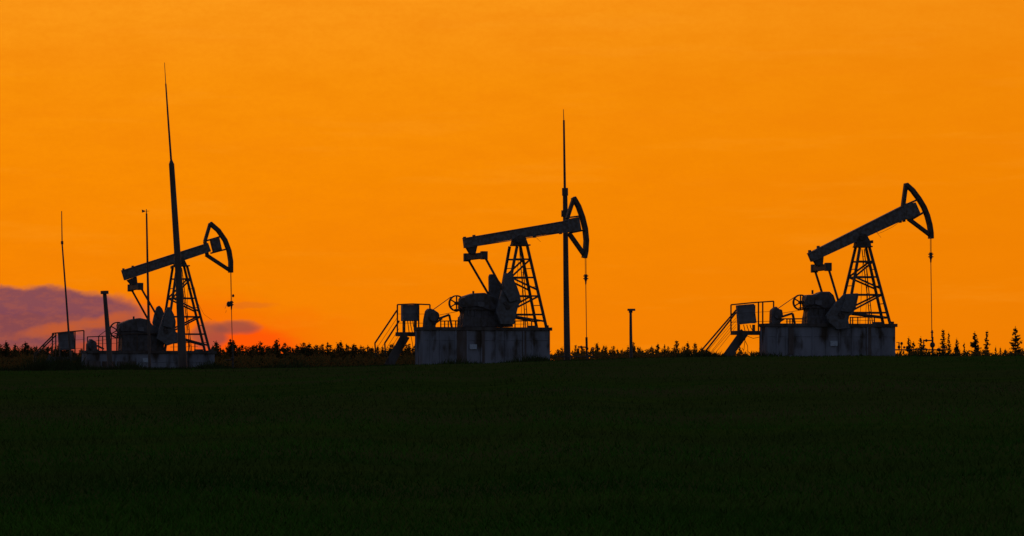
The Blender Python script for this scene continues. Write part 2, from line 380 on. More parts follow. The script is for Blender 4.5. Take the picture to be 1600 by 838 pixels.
    wc = P(D['wheel'][0], yw); wh = MB(); wh.ring(wc, r, .06, yw-.09, yw+.09)
    for i in range(6):
        t = PI/6+2*PI*i/6; wh.bar(wc, wc+Vector((math.cos(t), 0, math.sin(t)))*(r-.03), .055, .07)
    wh.tube(wc-Vector((0, .12, 0)), wc+Vector((0, .12, 0)), .09, n=12); wh.tube(wc, (wc.x, 0, wc.z), .05, n=8)
    wh.build('belt_wheel', MT['steel'], R)
    for (a, b_) in D['belts']: MB().bar(P(a, yw), P(b_, yw), .02, .12).build('drive_belt', MT['cable'], R)
    mo = prism('motor', D['motor'], .15, .26, MT['gear'], ins=True, bevel=.05)
    mc = MB(); a = P(D['motor_c'], -.1); mc.tube((a.x, -.22, a.z), (a.x, .5, a.z), .21, n=18)
    for i in range(8):
        t = 2*PI*i/8; mc.box((a.x+.2*math.cos(t), .12, a.z+.2*math.sin(t)), (.05, .5, .03), Matrix.Rotation(-t, 3, 'Y'))
    mc.build('motor_casing', MT['gear'], mo)
    for a, b_, w_ in D['mount']: MB().bar(P(a, -.2), P(b_, -.2), w_*m, .12).build('motor_mount', MT['steel'], R)
    # --- handrails on the base
    for pts, posts, y in D['rails']:
        hr = MB(); q = [P(p, y) for p in pts]
        for a, b_ in zip(q, q[1:]): hr.bar(a, b_, .05, .05); hr.bar(a-Vector((0, 0, (a.z-zt)*.5)), b_-Vector((0, 0, (b_.z-zt)*.5)), .018, .018)
        for p in posts: a = P(p, y); hr.bar(a, (a.x, y, zt-.1), .05, .05)
        hr.build('handrail', MT['rail'], R)
    for pts in D['wires']: MB().path([P(p, -.2) for p in pts], .008, 5).build('hanging_wire', MT['cable'], R)
    return R

def platform(S, D, label, clabel):
    R = empty('service_platform', S.O, S.yaw, label, 'platform', 'stair platforms beside the pumpjacks')
    P, m = S.P, S.m
    z = P(D['deck'][0], 0).z; xa, xb = P(D['deck'][0], 0).x, P(D['deck'][1], 0).x; hw = .45
    dk = MB(); dk.box(((xa+xb)/2, 0, z-.10), (xb-xa, 2*hw, .20)); dk.build('deck', MT['ledge'], R, .01)
    for y in (-hw, hw):
        po = MB(); xx = P(D['post'], y).x; po.box((xx, y*.8, (z-.14)/2-.2), (.30, .3, z-.14+.4)); po.build('support_post', MT['ledge'], R)
        st = MB(); a, b_ = P(D['stair'][0], y), P(D['stair'][1], y); st.bar(a, b_, .45, .05); st.build('stringer', MT['ledge'], R)
    a, b_ = P(D['stair'][0], 0), P(D['stair'][1], 0); n = 8
    for i in range(n):
        q = a.lerp(b_, (i+.5)/n); MB().box((q.x, 0, q.z), (.24, 2*hw-.05, .035)).build('step', MT['ledge'], R)
    for y in (-hw, hw):
        hr = MB(); top = [P(p, y) for p in D['top']]
        for p, q in zip(top, top[1:]): hr.bar(p, q, .065, .065)
        for p in D['posts']: q = P(p, y); hr.bar(q, (q.x, y, z), .06, .06)
        for k in (.33, .66): hr.bar((top[0].x, y, z+(top[0].z-z)*k), (top[-1].x, y, z+(top[-1].z-z)*k), .014)
        hr.build('handrail', MT['rail'], R)
        hr = MB(); p0, p1, p2 = [P(p, y) for p in D['rail_n' if y < 0 else 'rail_f']]
        hr.bar(p0, p1, .07, .07); hr.bar(p1, p2, .06, .06)
        hr.bar(p0-Vector((0, 0, .38)), p1-Vector((0, 0, .38)), .016); hr.bar(p0-Vector((0, 0, .7)), p1-Vector((0, 0, .7)), .016)
        hr.build('stair_rail', MT['rail'], R)
    for pts in D['cables']: MB().path([P(p, 0) for p in pts], .014, 6).build('cable', MT['cable'], R)
    # cabinet
    q = [P(p, -.1) for p in D['cab']]; c = sum(q, Vector())/4
    W = S.world((c.x, -.1, z+.003)); K = empty('control_cabinet', W, S.yaw, clabel, 'control cabinet', 'control cabinets on the stair platforms')
    qq = [Vector((p.x-c.x, 0, p.z-z-.003)) for p in q]
    bd = MB().prism(qq, -.2, .2).build('body', MT['cab'], K, .012)
    lo, hi = min(p.z for p in qq), max(p.z for p in qq); l, r_ = min(p.x for p in qq), max(p.x for p in qq)
    MB().box(((l+r_)/2, -.208, (lo+hi)/2), ((r_-l)*.86, .015, (hi-lo)*.88)).build('door', MT['cab'], K, .004)
    MB().box((r_-.12, -.225, (lo+hi)/2), (.025, .02, .12)).build('handle', MT['steel'], K)
    for x in (l+.1, r_-.1): MB().box((x, 0, lo/2), (.07, .3, lo)).build('leg', MT['steel'], K)
    for i in range(3):
        x = l+(r_-l)*(.35+.17*i); MB().path([(x, -.05, lo), (x+.03, -.06, lo*.55), (x+.06+.03*i, -.1, 0)], .02, 6).build('cable', MT['cable'], K)
    return R

# ------------------------------------------------------------------ the three pumpjacks
a1, e1 = crop(30, 310, 2.889), crop(130, 440, 5.586)
a2, e2 = crop(560, 290, 2.792), crop(640, 420, 4.93)
a3, e3, h3 = crop(1080, 270, 2.7025), crop(1180, 440, 5.9875), crop(1240, 270, 4.93)
def o1(f, p): return f(p)[0]
def seg(f, *t): return [(*f(a, b), w_) for a, b, w_ in t]

S3 = Site(1300, 150, 11)
D3 = dict(eff=17, base_x=(1199.5, 1399), base_top=505.5, ribs=[1214, 1229, 1270, 1291, 1311, 1332, 1355, 1378], plate=(1303, 537), rust_shade=[(1353, 1361, 0, 1), (1232, 1240, .1, 1)],
    tower=dict(ln=a3((712, 318), (655, 632)), rn=a3((752, 314), (840, 632)), lf=a3((694, 316), (617, 632)), rf=a3((738, 318), (811, 632))),
    cap=a3((690, 300), (755, 300)), saddle=a3((690, 312), (694, 285), (712, 255), (735, 262), (752, 292), (755, 314)), pivot=o1(a3, (722, 275)),
    levels=[y for _, y in a3((0, 578), (0, 498), (0, 419), (0, 350))],
    beam=a3((493, 342), (690, 244), (915, 130), (930, 168), (915, 190), (740, 270), (690, 292), (507, 376)),
    flanges=[a3((493, 342), (915, 129)), a3((509, 375), (912, 190))],
    lugs=[*a3((500, 333), (536, 315), (762, 292)), *h3((822, 375), (850, 368))],
    arc=h3((872, 78), (925, 125), (975, 192), (1015, 258), (1043, 328), (1062, 400), (1071, 462), (1072, 508)), arc_w=6.0,
    head_bars=seg(h3, ((866, 84), (842, 265), 5.5), ((885, 356), (1050, 480), 5.5), ((865, 247), (955, 208), 2.4), ((915, 357), (1003, 305), 2.4), ((1045, 470), (1062, 500), 6)),
    head_box=h3((838, 255), (870, 245), (932, 230), (968, 312), (915, 350), (878, 362), (850, 352)),
    bridle=h3((1056, 505), (1057, 628)), rod_end=(1456, 520),
    eq=a3((520, 405), (578, 398)), hanger=a3((516, 372), (556, 355), (553, 392), (530, 396)),
    pit_f=a3((523, 420), (558, 525)), pit_n=a3((582, 410), (622, 545)),
    gear=e3((432, 150), (445, 126), (545, 124), (605, 98), (680, 104), (718, 150), (742, 205), (752, 330), (640, 405), (445, 405), (440, 330), (450, 275), (432, 215)),
    gear_cap=o1(e3, (505, 190)), ped=e3((440, 325), (690, 325), (700, 405), (430, 405)), shaft=o1(e3, (745, 330)),
    crank_f=e3((596, 96), (690, 95), (728, 128), (750, 190), (760, 300), (700, 330), (640, 230)),
    crank_n=e3((735, 215), (830, 118), (955, 110), (962, 130), (935, 250), (905, 308), (860, 330), (880, 440), (760, 450), (680, 380), (660, 320)),
    crank_n_w=e3((850, 130), (945, 122), (920, 245), (890, 290), (800, 280)),
    wheel=(o1(e3, (424, 196)), 12.5), belts=[e3((200, 262), (395, 128)), e3((240, 298), (430, 268))],
    motor=e3((132, 270), (185, 232), (215, 258), (255, 265), (262, 300), (245, 360), (222, 420), (125, 430)), motor_c=o1(e3, (215, 310)),
    mount=seg(e3, ((250, 330), (350, 298), 3.2), ((350, 300), (372, 405), 3), ((215, 385), (270, 350), 2.5), ((250, 348), (440, 348), 1.4)),
    rails=[(e3((885, 336), (1115, 334)), e3((890, 336), (912, 336), (960, 336), (1058, 336), (1115, 334)), -.55),
           (e3((285, 352), (440, 350)), e3((297, 352), (325, 352), (348, 352)), .55)],
    wires=[h3((632, 452), (655, 468), (690, 455), (760, 420), (820, 378)), h3((632, 450), (674, 502))])
pumpjack(S3, D3, 'dark steel pumpjack furthest right, its beam tilted steepest and head highest in the air')

S2 = Site(760, 150, 18)
D2 = dict(eff=18, base_x=(661, 859.5), base_top=511, ribs=[673, 688, 712, 730, 752, 775, 790, 818, 832], plate=(739.5, 542), rust_shade=[(713.5, 729, 0, 1), (816, 822, 0, 1), (752.5, 757, 0, 1)],
    tower=dict(ln=a2((692, 266), (622, 600)), rn=a2((736, 262), (820, 600)), lf=a2((660, 266), (596, 600)), rf=a2((706, 264), (778, 600))),
    cap=a2((655, 262), (745, 258)), saddle=a2((668, 262), (675, 232), (700, 215), (722, 222), (735, 258)), pivot=o1(a2, (699, 240)),
    levels=[y for _, y in a2((0, 550), (0, 465), (0, 380), (0, 296))],
    beam=a2((458, 232), (700, 189), (890, 158), (930, 150), (930, 200), (895, 204), (700, 232), (463, 272)),
    flanges=[a2((458, 231), (925, 151)), a2((464, 272), (928, 200))],
    lugs=a2((463, 230), (504, 222), (768, 222), (882, 206)),
    arc=a2((944, 48), (967, 88), (985, 138), (997, 188), (1002, 240), (999, 288), (993, 318)), arc_w=6.0,
    head_bars=seg(a2, ((940, 55), (910, 145), 5), ((918, 208), (986, 304), 6.0), ((915, 140), (975, 132), 2.4), ((930, 206), (990, 194), 2.4), ((984, 292), (989, 312), 6)),
    head_box=a2((905, 148), (958, 138), (968, 195), (935, 204), (912, 204)),
    bridle=a2((991, 315), (992, 395)), rod_end=(916.5, 530),
    eq=a2((474, 314), (548, 305)), hanger=a2((470, 272), (516, 264), (508, 298), (488, 302)),
    pit_f=a2((487, 330), (574, 486)), pit_n=a2((550, 322), (640, 475)),
    gear=e2((372, 230), (400, 212), (480, 190), (565, 187), (610, 208), (700, 230), (730, 330), (690, 440), (368, 450), (368, 385), (388, 348), (368, 300)),
    gear_cap=o1(e2, (415, 262)), ped=e2((370, 370), (780, 370), (800, 450), (362, 450)), shaft=o1(e2, (700, 300)),
    crank_f=e2((610, 62), (618, 42), (648, 44), (700, 112), (718, 165), (745, 230), (700, 290), (640, 250), (612, 200)),
    crank_n=e2((722, 62), (732, 34), (785, 35), (800, 88), (828, 150), (845, 200), (855, 250), (832, 290), (820, 340), (800, 430), (700, 430), (665, 340), (690, 240), (712, 150)),
    crank_n_w=e2((730, 70), (780, 60), (815, 150), (835, 240), (770, 260), (725, 180)),
    wheel=(o1(e2, (362, 267)), 12.8), belts=[e2((165, 328), (318, 218)), e2((215, 360), (370, 330))],
    motor=e2((118, 325), (145, 305), (185, 318), (228, 342), (235, 375), (212, 410), (190, 452), (96, 455), (102, 390)), motor_c=o1(e2, (180, 372)),
    mount=seg(e2, ((225, 385), (305, 355), 3.2), ((305, 355), (325, 450), 2.5), ((190, 425), (250, 385), 2.5)),
    rails=[(e2((810, 404), (940, 400)), e2((812, 404), (880, 402), (940, 400)), -.55),
           (e2((235, 404), (375, 402)), e2((240, 404), (270, 404), (298, 404), (355, 404)), .55)],
    wires=[a2((768, 220), (775, 214), (830, 210), (885, 202)), a2((768, 220), (795, 246))])
pumpjack(S2, D2, 'dark steel pumpjack in the middle with its beam nearly level, mast behind its head')

S1 = Site(255, 171, 20)
D1 = dict(eff=14, base_x=(136, 335.5), base_top=548, ribs=[158, 181, 214, 245, 262, 296, 320], plate=(228, 563), rust_shade=[(139, 157, -.3, .62), (159.5, 180, -.3, .62), (182.5, 213, -.3, .62)],  # the three dark sheets here paint in the shade below the raised beam
    tower=dict(ln=a1((712, 312), (658, 684)), rn=a1((758, 308), (860, 684)), lf=a1((693, 312), (632, 684)), rf=a1((744, 308), (838, 684))),
    cap=a1((690, 310), (762, 305)), saddle=a1((698, 312), (702, 285), (722, 268), (740, 272), (756, 306)), pivot=o1(a1, (725, 285)),
    levels=[y for _, y in a1((0, 610), (0, 530), (0, 445), (0, 356))],
    beam=a1((463, 328), (690, 255), (850, 203), (863, 238), (700, 296), (475, 369)),
    flanges=[a1((463, 327), (850, 203)), a1((476, 369), (862, 239))],
    lugs=a1((470, 322), (512, 310), (688, 312), (850, 258)),
    arc=a1((866, 106), (905, 140), (936, 185), (955, 235), (963, 285), (963, 336)), arc_w=6.0,
    head_bars=seg(a1, ((862, 114), (838, 195), 4.5), ((843, 255), (948, 324), 5.2), ((838, 194), (848, 256), 4.5), ((838, 194), (915, 171), 2.4), ((865, 248), (942, 228), 2.4)),
    head_box=a1((862, 186), (900, 177), (912, 232), (876, 243)),
    bridle=a1((955, 332), (958, 470)), rod_end=(363.5, 556), carrier_extra=[(o1(a1, (946, 478)), .13), (o1(a1, (966, 440)), .07)],
    eq=a1((503, 405), (546, 398)), hanger=a1((486, 370), (528, 354), (532, 388), (505, 392)),
    pit_f=a1((514, 425), (590, 562)), pit_n=a1((556, 415), (630, 545)),
    gear=e1((285, 372), (340, 352), (400, 332), (480, 320), (550, 332), (610, 390), (700, 430), (720, 500), (700, 600), (305, 600), (312, 500), (290, 430)),
    gear_cap=o1(e1, (345, 420)), ped=e1((305, 470), (700, 470), (710, 605), (300, 605)), shaft=o1(e1, (680, 440)),
    crank_f=e1((605, 360), (620, 290), (640, 225), (662, 210), (685, 235), (702, 275), (720, 350), (735, 440), (640, 460)),
    crank_n=e1((695, 310), (712, 270), (735, 222), (762, 235), (790, 290), (805, 350), (800, 430), (830, 470), (828, 530), (730, 560), (640, 500), (660, 420)),
    crank_n_w=e1((708, 320), (742, 240), (785, 300), (795, 360), (770, 410), (700, 390)),
    wheel=(o1(e1, (300, 425)), 13.0), belts=[e1((130, 480), (245, 392)), e1((100, 520), (290, 496))],
    motor=e1((22, 545), (60, 500), (118, 530), (126, 600), (20, 612)), motor_c=o1(e1, (85, 570)),
    mount=seg(e1, ((120, 560), (180, 590), 2.5),),
    rails=[(e1((35, 484), (300, 474)), e1((37, 484), (135, 481), (170, 480), (245, 477), (292, 475)), .55),
           (e1((290, 462), (830, 448)), e1((295, 462), (470, 458), (650, 452), (828, 448)), -.66),
           (e1((760, 540), (1000, 530)), e1((790, 540), (920, 533), (975, 531)), -.3)],
    wires=[a1((790, 400), (805, 470), (835, 525), (868, 548)), a1((935, 505), (932, 518)), a1((942, 470), (928, 500))])
pumpjack(S1, D1, 'dark steel pumpjack furthest left, crossed by a tall leaning mast')

# ------------------------------------------------------------------ stair platforms and cabinets
platform(Site(1168, 150.5, 11), dict(deck=a3((176, 668), (318, 662)), post=(1193, 540), stair=a3((226, 672), (142, 790)),
    top=a3((168, 558), (258, 549), (348, 543)), posts=a3((168, 558), (284, 547), (302, 546), (348, 543)),
    rail_n=a3((190, 590), (62, 752), (62, 790)), rail_f=a3((190, 580), (42, 752), (44, 790)),
    cab=a3((192, 560), (262, 554), (272, 634), (198, 642)),
    cables=[a3((236, 690), (262, 700), (290, 694)), a3((222, 700), (238, 730), (240, 770)), a3((214, 740), (222, 752), (228, 700))]),
    'steel stair platform beside the right pumpjack with loops of cable hanging under it', 'grey control cabinet beside the right pumpjack, above the hanging cable loops')
platform(Site(640, 150.5, 18), dict(deck=a2((172, 640), (282, 634)), post=(655, 545), stair=a2((206, 655), (130, 790)),
    top=a2((170, 520), (236, 517), (312, 520)), posts=a2((170, 520), (263, 518), (312, 520)),
    rail_n=a2((178, 590), (115, 688), (118, 740)), rail_f=a2((168, 545), (72, 688), (76, 745)),
    cab=a2((190, 522), (255, 520), (257, 592), (190, 592)),
    cables=[a2((228, 650), (236, 690), (240, 740))]),
    'steel stair platform beside the middle pumpjack, stair descending to the left', 'grey control cabinet beside the middle pumpjack')
platform(Site(105, 172, 20), dict(deck=a1((150, 716), (296, 708)), post=(128, 566), stair=a1((150, 716), (96, 800)),
    top=a1((150, 610), (220, 603), (292, 597)), posts=a1((150, 610), (165, 608), (252, 601), (292, 597)),
    rail_n=a1((168, 616), (74, 708), (76, 745)), rail_f=a1((158, 613), (68, 702), (68, 745)),
    cab=a1((176, 606), (244, 602), (248, 682), (182, 686)),
    cables=[a1((200, 690), (215, 712), (230, 700))]),
    'steel stair platform beside the left pumpjack, half sunk behind the dark bushes', 'grey control cabinet beside the left pumpjack, crossed by a thin antenna')

# ------------------------------------------------------------------ wellheads
w3 = crop(1380, 480, 7.27)
def wellhead(S, parts, label):
    R = empty('wellhead', S.O, S.yaw, label, 'wellhead', 'wellheads under the horse heads')
    P, m = S.P, S.m
    for name, kind, a, b_, w_ in parts:
        mb = MB()
        if kind == 't': mb.tube(P(a), P(b_), w_*m/2, n=12)
        if kind == 's': mb.sphere(P(a), w_*m/2, 1.15)
        if kind == 'w':
            c = P(a); mb.ring(c, w_*m/2, .03, -.03, .03, 20); mb.tube(c, P(b_), .02, n=6)
            for i in range(4): mb.bar(c, c+Vector((math.cos(i*PI/2), 0, math.sin(i*PI/2)))*(w_*m/2-.01), .02)
        mb.build(name, MT['steel'], R)
    return R
def ww(f, name, kind, a, b_, w_): return (name, kind, f(a)[0], f(b_)[0], w_)
wellhead(Site(1457, 151.5, 11), [
    ww(w3, 'stuffing_box', 't', (555, 262), (555, 350), 2.8), ww(w3, 'collar', 't', (555, 280), (555, 292), 4.6), ww(w3, 'collar', 't', (558, 340), (558, 352), 4),
    ww(w3, 'casing', 't', (560, 350), (562, 600), 3.2), ww(w3, 'valve', 's', (560, 430), (560, 430), 8.2),
    ww(w3, 'pipe', 't', (455, 380), (560, 380), 2.0), ww(w3, 'valve', 's', (490, 380), (490, 380), 4.2), ww(w3, 'pipe', 't', (460, 370), (462, 495), 2.0),
    ww(w3, 'pipe', 't', (60, 486), (700, 486), 2.0), ww(w3, 'flange', 't', (636, 486), (650, 486), 5), ww(w3, 'flange', 't', (486, 486), (498, 486), 4.4),
    ww(w3, 'valve', 's', (625, 486), (625, 486), 4.8), ww(w3, 'handwheel', 'w', (700, 460), (700, 486), 8),
    ww(w3, 'valve', 's', (180, 455), (180, 455), 5), ww(w3, 'pipe', 't', (180, 400), (180, 486), 1.8), ww(w3, 'pipe', 't', (150, 402), (185, 402), 1.0),
    ww(w3, 'gauge', 's', (209, 414), (209, 414), 4.4), ww(w3, 'pipe', 't', (209, 414), (209, 486), 1.2), ww(w3, 'valve', 's', (238, 458), (238, 458), 3.6), ww(w3, 'pipe', 't', (228, 458), (250, 458), 2.0)],
    'dark pipework wellhead with valves below the right pumpjack head')
wellhead(Site(917, 151.5, 18), [
    ww(a2, 'stuffing_box', 't', (995, 662), (996, 706), 3.6), ww(a2, 'casing', 't', (996, 700), (997, 775), 3.2), ww(a2, 'valve', 's', (997, 712), (997, 712), 5),
    ww(a2, 'pipe', 't', (958, 704), (1000, 706), 2), ww(a2, 'valve', 's', (972, 705), (972, 705), 4), ww(a2, 'pipe', 't', (962, 704), (962, 740), 1.6),
    ww(a2, 'pipe', 't', (850, 746), (1030, 748), 1.6), ww(a2, 'handwheel', 'w', (1022, 712), (1022, 747), 5)],
    'short wellhead below the middle pumpjack head, its pipe running towards the base')
wellhead(Site(364, 172, 20), [
    ww(a1, 'stuffing_box', 't', (963, 668), (964, 712), 3), ww(a1, 'casing', 't', (964, 705), (965, 780), 3.2), ww(a1, 'valve', 's', (964, 722), (964, 722), 5),
    ww(a1, 'pipe', 't', (930, 730), (964, 730), 1.8)],
    'small wellhead among the bushes below the left pumpjack head')

# ------------------------------------------------------------------ masts, poles and posts
def pole(name, Y, segs, label, cat, group=None, extra=None, mt='mast'):
    """segs: (part name, [(px, py, width px), ...])"""
    bx, by = segs[0][1][0][:2]; O = unproj(bx, by, Y); O.z = gz(O.x, Y)
    R = empty(name, O, 0, label, cat, group)
    for pn, pts in segs:
        mb = MB()
        for (x0, y0, w0), (x1, y1, w1) in zip(pts, pts[1:]):
            mb.tube(unproj(x0, y0, Y)-O, unproj(x1, y1, Y)-O, w0*Y/FPX/2, w1*Y/FPX/2, 12)
        mb.build(pn, MT[mt], R)
    for pn, c, d in extra or []:
        MB().box(unproj(*c, Y)-O, (d[0]*Y/FPX, d[1]*Y/FPX, d[2]*Y/FPX)).build(pn, MT['steel'], R, .01)
    return R
pole('lightning_mast', 160, [('lower_mast', [(286.5, 582, 13.5), (278, 410, 10.5), (268, 256, 8.5)]), ('collar', [(268, 257, 8.5), (267.4, 250, 3.4)]),
     ('upper_mast', [(267.4, 251, 3.4), (263, 190, 2.9), (259, 131, 2.2)]), ('lightning_rod', [(259, 131, 1.2), (257, 98, .8)])],
     'tallest mast, thick below and leaning to the left, in front of the left pumpjack', 'mast', 'lightning masts',
     [('junction_box', (284, 525), (8, 8, 8))])
pole('lightning_mast', 154, [('lower_mast', [(886.5, 575, 10.5), (884.5, 440, 8.8), (883, 305, 7.4)]), ('collar', [(883, 306, 9.6), (882.8, 294, 9.6)]),
     ('upper_mast', [(882.5, 296, 4), (881, 188, 3)]), ('lightning_rod', [(881, 189, 1.3), (880.3, 171, .9)])],
     'straight upright lightning mast rising behind the middle pumpjack head', 'mast', 'lightning masts', [('clamp', (881.5, 334), (9, 10, 10))])
pole('antenna_pole', 166, [('lower_pole', [(112, 575, 3.6), (108, 530, 3.2), (103, 460, 2.8), (98.5, 400, 2.4), (97, 380, 2.2)]), ('joint', [(97.1, 382, 4), (97, 377, 4)]), ('whip', [(97, 378, 1.8), (96.3, 330, 1.3)])],
     'thin leaning whip antenna rising past the cabinet at far left', 'antenna')
r = pole('wind_vane_pole', 163, [('pole', [(234, 582, 4.6), (231, 440, 3.6), (229, 334, 2.6)]), ('spindle', [(229, 335, 1.6), (228.7, 327, 1.2)])],
     'slim upright pole topped with a small wind vane, in front of the left pumpjack gearbox', 'pole')
vm = MB(); o_ = r.location
pts = [unproj(x, y, 163)-o_ for x, y in ((221.5, 327.6), (226.5, 329.4), (226.5, 331), (222, 332.6))]
vm.prism(pts, -.02, .02); vm.bar(unproj(226, 330.2, 163)-o_, unproj(233, 330, 163)-o_, .02); vm.build('vane', MT['steel'], r)
pole('vent_pipe', 161, [('pipe', [(173, 585, 8.6), (167, 500, 7), (163.4, 458, 6)]), ('cap', [(163.5, 459.6, 12.6), (163.3, 454.6, 12.6)])],
     'leaning vent pipe with a flat cap in front of the left pumpjack motor', 'vent pipe', 'capped vent pipes')
pole('vent_pipe', 152, [('pipe', [(986.4, 570, 5.6), (985.6, 520, 4.6), (985.4, 488, 4)]), ('neck', [(985.4, 489, 6), (985.4, 486, 6)]), ('cap', [(986.5, 486, 12.4), (986.5, 482.6, 12.4)])],
     'short upright pipe with a flat cap standing alone right of the middle pumpjack', 'vent pipe', 'capped vent pipes')

# ------------------------------------------------------------------ trees
def card(V, F, c, s, rng, flat=False):
    a = Vector((rng.gauss(0, 1), rng.gauss(0, 1), rng.gauss(0, .4 if flat else 1))).normalized()
    b_ = a.cross(Vector((rng.gauss(0, 1), rng.gauss(0, 1), rng.gauss(0, 1)))).normalized()
    k = len(V); l = s*rng.uniform(.7, 1.3)
    V += [c-a*l-b_*l*.35, c+a*l*.2-b_*l*.55, c+a*l*1.1, c+a*l*.1+b_*l*.5]; F.append((k, k+1, k+2, k+3))
def spruce(seed, H=8.0, W=1.6, gap=.0):
    g = random.Random(seed); V, F = [], []; tr = MB(); tr.tube((0, 0, -.4), (0, 0, H*.6), .11, .05, 7); tr.tube((0, 0, H*.6), (0, 0, H), .05, .012, 6)
    z = H*.10
    while z < H*.985:
        t = z/H; n = g.randint(5, 8) if t < .9 else 3
        for i in range(n):
            L_ = W*((1-t)**.9)*g.uniform(.65, 1.1)*(1 if g.random() > gap else .4)+.07
            an = g.uniform(0, 2*PI); up = g.uniform(-.15, .22)+(t-.5)*.5
            d = Vector((math.cos(an), math.sin(an), 0)); c0 = Vector((0, 0, z))
            e_ = c0+d*L_+Vector((0, 0, L_*up)); tr.tube(c0, e_, .022, .006, 4, False)
            m_ = max(2, int(L_/.085))
            for j in range(m_):
                q = (j+.6)/m_; p = c0.lerp(e_, q)+Vector((g.gauss(0, .035), g.gauss(0, .035), -.10*L_*math.sin(q*PI)+g.gauss(0, .03)))
                card(V, F, p, .085+.055*(1-q), g, True); card(V, F, p-Vector((0, 0, .05)), .095, g, True)
        z += g.uniform(.17, .30)*(1.2-.55*t)
    for j in range(8): card(V, F, Vector((g.gauss(0, .03), g.gauss(0, .03), H*(1-.03*j/3))), .06, g)
    c = MB(); c.v = [tuple(p) for p in V]; c.f = F
    return tr, c
def bushy(seed, H=7.0, W=1.5, tops=1):
    g = random.Random(seed); V, F = [], []; tr = MB(); tr.tube((0, 0, -.4), (g.uniform(-.1, .1), 0, H*.93), .10, .015, 7)
    tp = [(g.uniform(-.6, .6) if i else 0, g.uniform(-.5, .5), H*(1 if i == 0 else g.uniform(.78, .95))) for i in range(tops)]
    for (tx, ty, tz) in tp:
        z = H*.12
        tr.tube((0, 0, H*.4), (tx, ty, tz), .04, .01, 5, False)
        while z < tz*.985:
            t = z/tz; r_ = W*min(1, (1-t)*2.1)*g.uniform(.3, 1.2)+.03; an = g.uniform(0, 2*PI)
            c0 = Vector((tx*t, ty*t, z)); e_ = c0+Vector((math.cos(an)*r_, math.sin(an)*r_, r_*g.uniform(.25, .9)))
            if e_.z > tz: e_.z = tz-g.uniform(0, .2)
            tr.tube(c0, e_, .018, .005, 4, False); m_ = max(3, int(r_/.07))
            for j in range(m_):
                q = (j+.5)/m_; p = c0.lerp(e_, q); s_ = (.10+.06*g.random())*(1 if t < .9 else .6)
                for _ in range(2): card(V, F, p+Vector((g.gauss(0, .07), g.gauss(0, .07), g.gauss(0, .07))), s_, g)
            z += g.uniform(.03, .10)*(1.2-.3*t)
        for j in range(6): card(V, F, Vector((tx+g.gauss(0, .02), ty, tz-.07*j)), .05, g)
    c = MB(); c.v = [tuple(p) for p in V]; c.f = F
    return tr, c
protos = {}
def proto(kind, i):
    k = (kind, i)
    if k not in protos:
        if kind == 'spruce_tree': tr, c = spruce(100+i, 8, [2.1, 1.7, 2.4, 1.5][i], [.15, .35, .1, .45][i]); lm = MT['needle']
        else: tr, c = bushy(200+i, 7, [1.9, 1.6, 2.2, 1.8, 1.5][i], [1, 2, 3, 2, 1][i]); lm = MT['leaf']
        def mesh(mb, nm, m_):
            me = bpy.data.meshes.new(nm); me.from_pydata(mb.v, [], mb.f); me.materials.append(m_); me.update(); return me
        protos[k] = (mesh(tr, 'trunk', MT['bark']), mesh(c, 'crown', lm), 8.0 if kind == 'spruce_tree' else 7.0)
    return protos[k]
def tree(kind, i, px, py, Y, wid, label, group):
    tm, cm, H = proto(kind, i); top = unproj(px, py, Y); g0 = gz(top.x, Y); h = top.z-g0
    R = empty(kind, (top.x, Y, g0), random.uniform(0, 6.28), label, 'tree', group); R.scale = (wid, wid, h/H)
    for nm, m_ in (('trunk', tm), ('crown', cm)):
        o = bpy.data.objects.new(nm, m_); COL.objects.link(o); o.parent = R
LR = [(1420, 527, .8, 'narrow spruce just right of the right pumpjack base, behind the pipe valves'), (1427.5, 534, .9, 'low bushy-tipped spruce behind the wellhead pipe, second beyond the right base'),
      (1439, 527, .9, 'dense spruce directly left of the right wellhead'), (1473.5, 516, 1.0, 'tall spruce with a feathery tip just right of the right wellhead'),
      (1482.5, 520, .62, 'very thin sparse spruce beside the feathery-tipped spruce'), (1495, 529, .72, 'small narrow spruce between the sparse spruce and a stubby one'),
      (1506.5, 536, .6, 'stubby little spruce with an oval top, right of the wellhead'), (1523, 519, 1.05, 'broad spruce in the middle of the right-hand tree row'),
      (1542, 518, .9, 'slender spruce, next to the broad spruce on its right'), (1556, 542, .5, 'tiny spruce tip right of the slender spruce, leftmost of three tiny ones'),
      (1563, 543, .5, 'tiny spruce tip, middle of three tiny ones'), (1571, 545, .5, 'tiny spruce tip, rightmost of three tiny ones'), (1587, 511, 1.15, 'tallest spruce, standing alone near the right edge')]
for n_, (px, py, wd, lb) in enumerate(LR):
    tree('spruce_tree', [0, 2, 2, 1, 3, 0, 3, 0, 1, 2, 3, 0, 2][n_], px, py-1, 300+random.uniform(-8, 8), wd*1.0, lb, 'spruces right of the wells')
MIDT = [(1028, 536, 1.0, 's'), (1057, 532, 1.25, 's'), (1075, 534, 1.0, 's'), (1086, 535, 1.15, 's'), (927, 537, .9, 'b'), (941, 540, .9, 'b'), (948, 540, .6, 'b'), (960, 541, .8, 'b'),
        (978, 540, .8, 'b'), (992, 535, .9, 'b'), (1000, 542, .9, 'b'), (1037, 538, .6, 'b'), (1045, 541, .6, 'b'), (1092, 542, .7, 'b'), (1156, 540, .6, 's'), (1148, 547, .5, 'b'), (1174, 547, .5, 's'),
        (1012, 546, .7, 'b'), (1019, 543, .6, 'b'), (1066, 543, .6, 'b'), (904, 544, .8, 'b'), (912, 542, .7, 'b'), (870, 546, .7, 'b'), (878, 542, .8, 'b'), (895, 540, .8, 'b'), (1165, 549, .6, 's'), (1110, 550, .6, 's')]
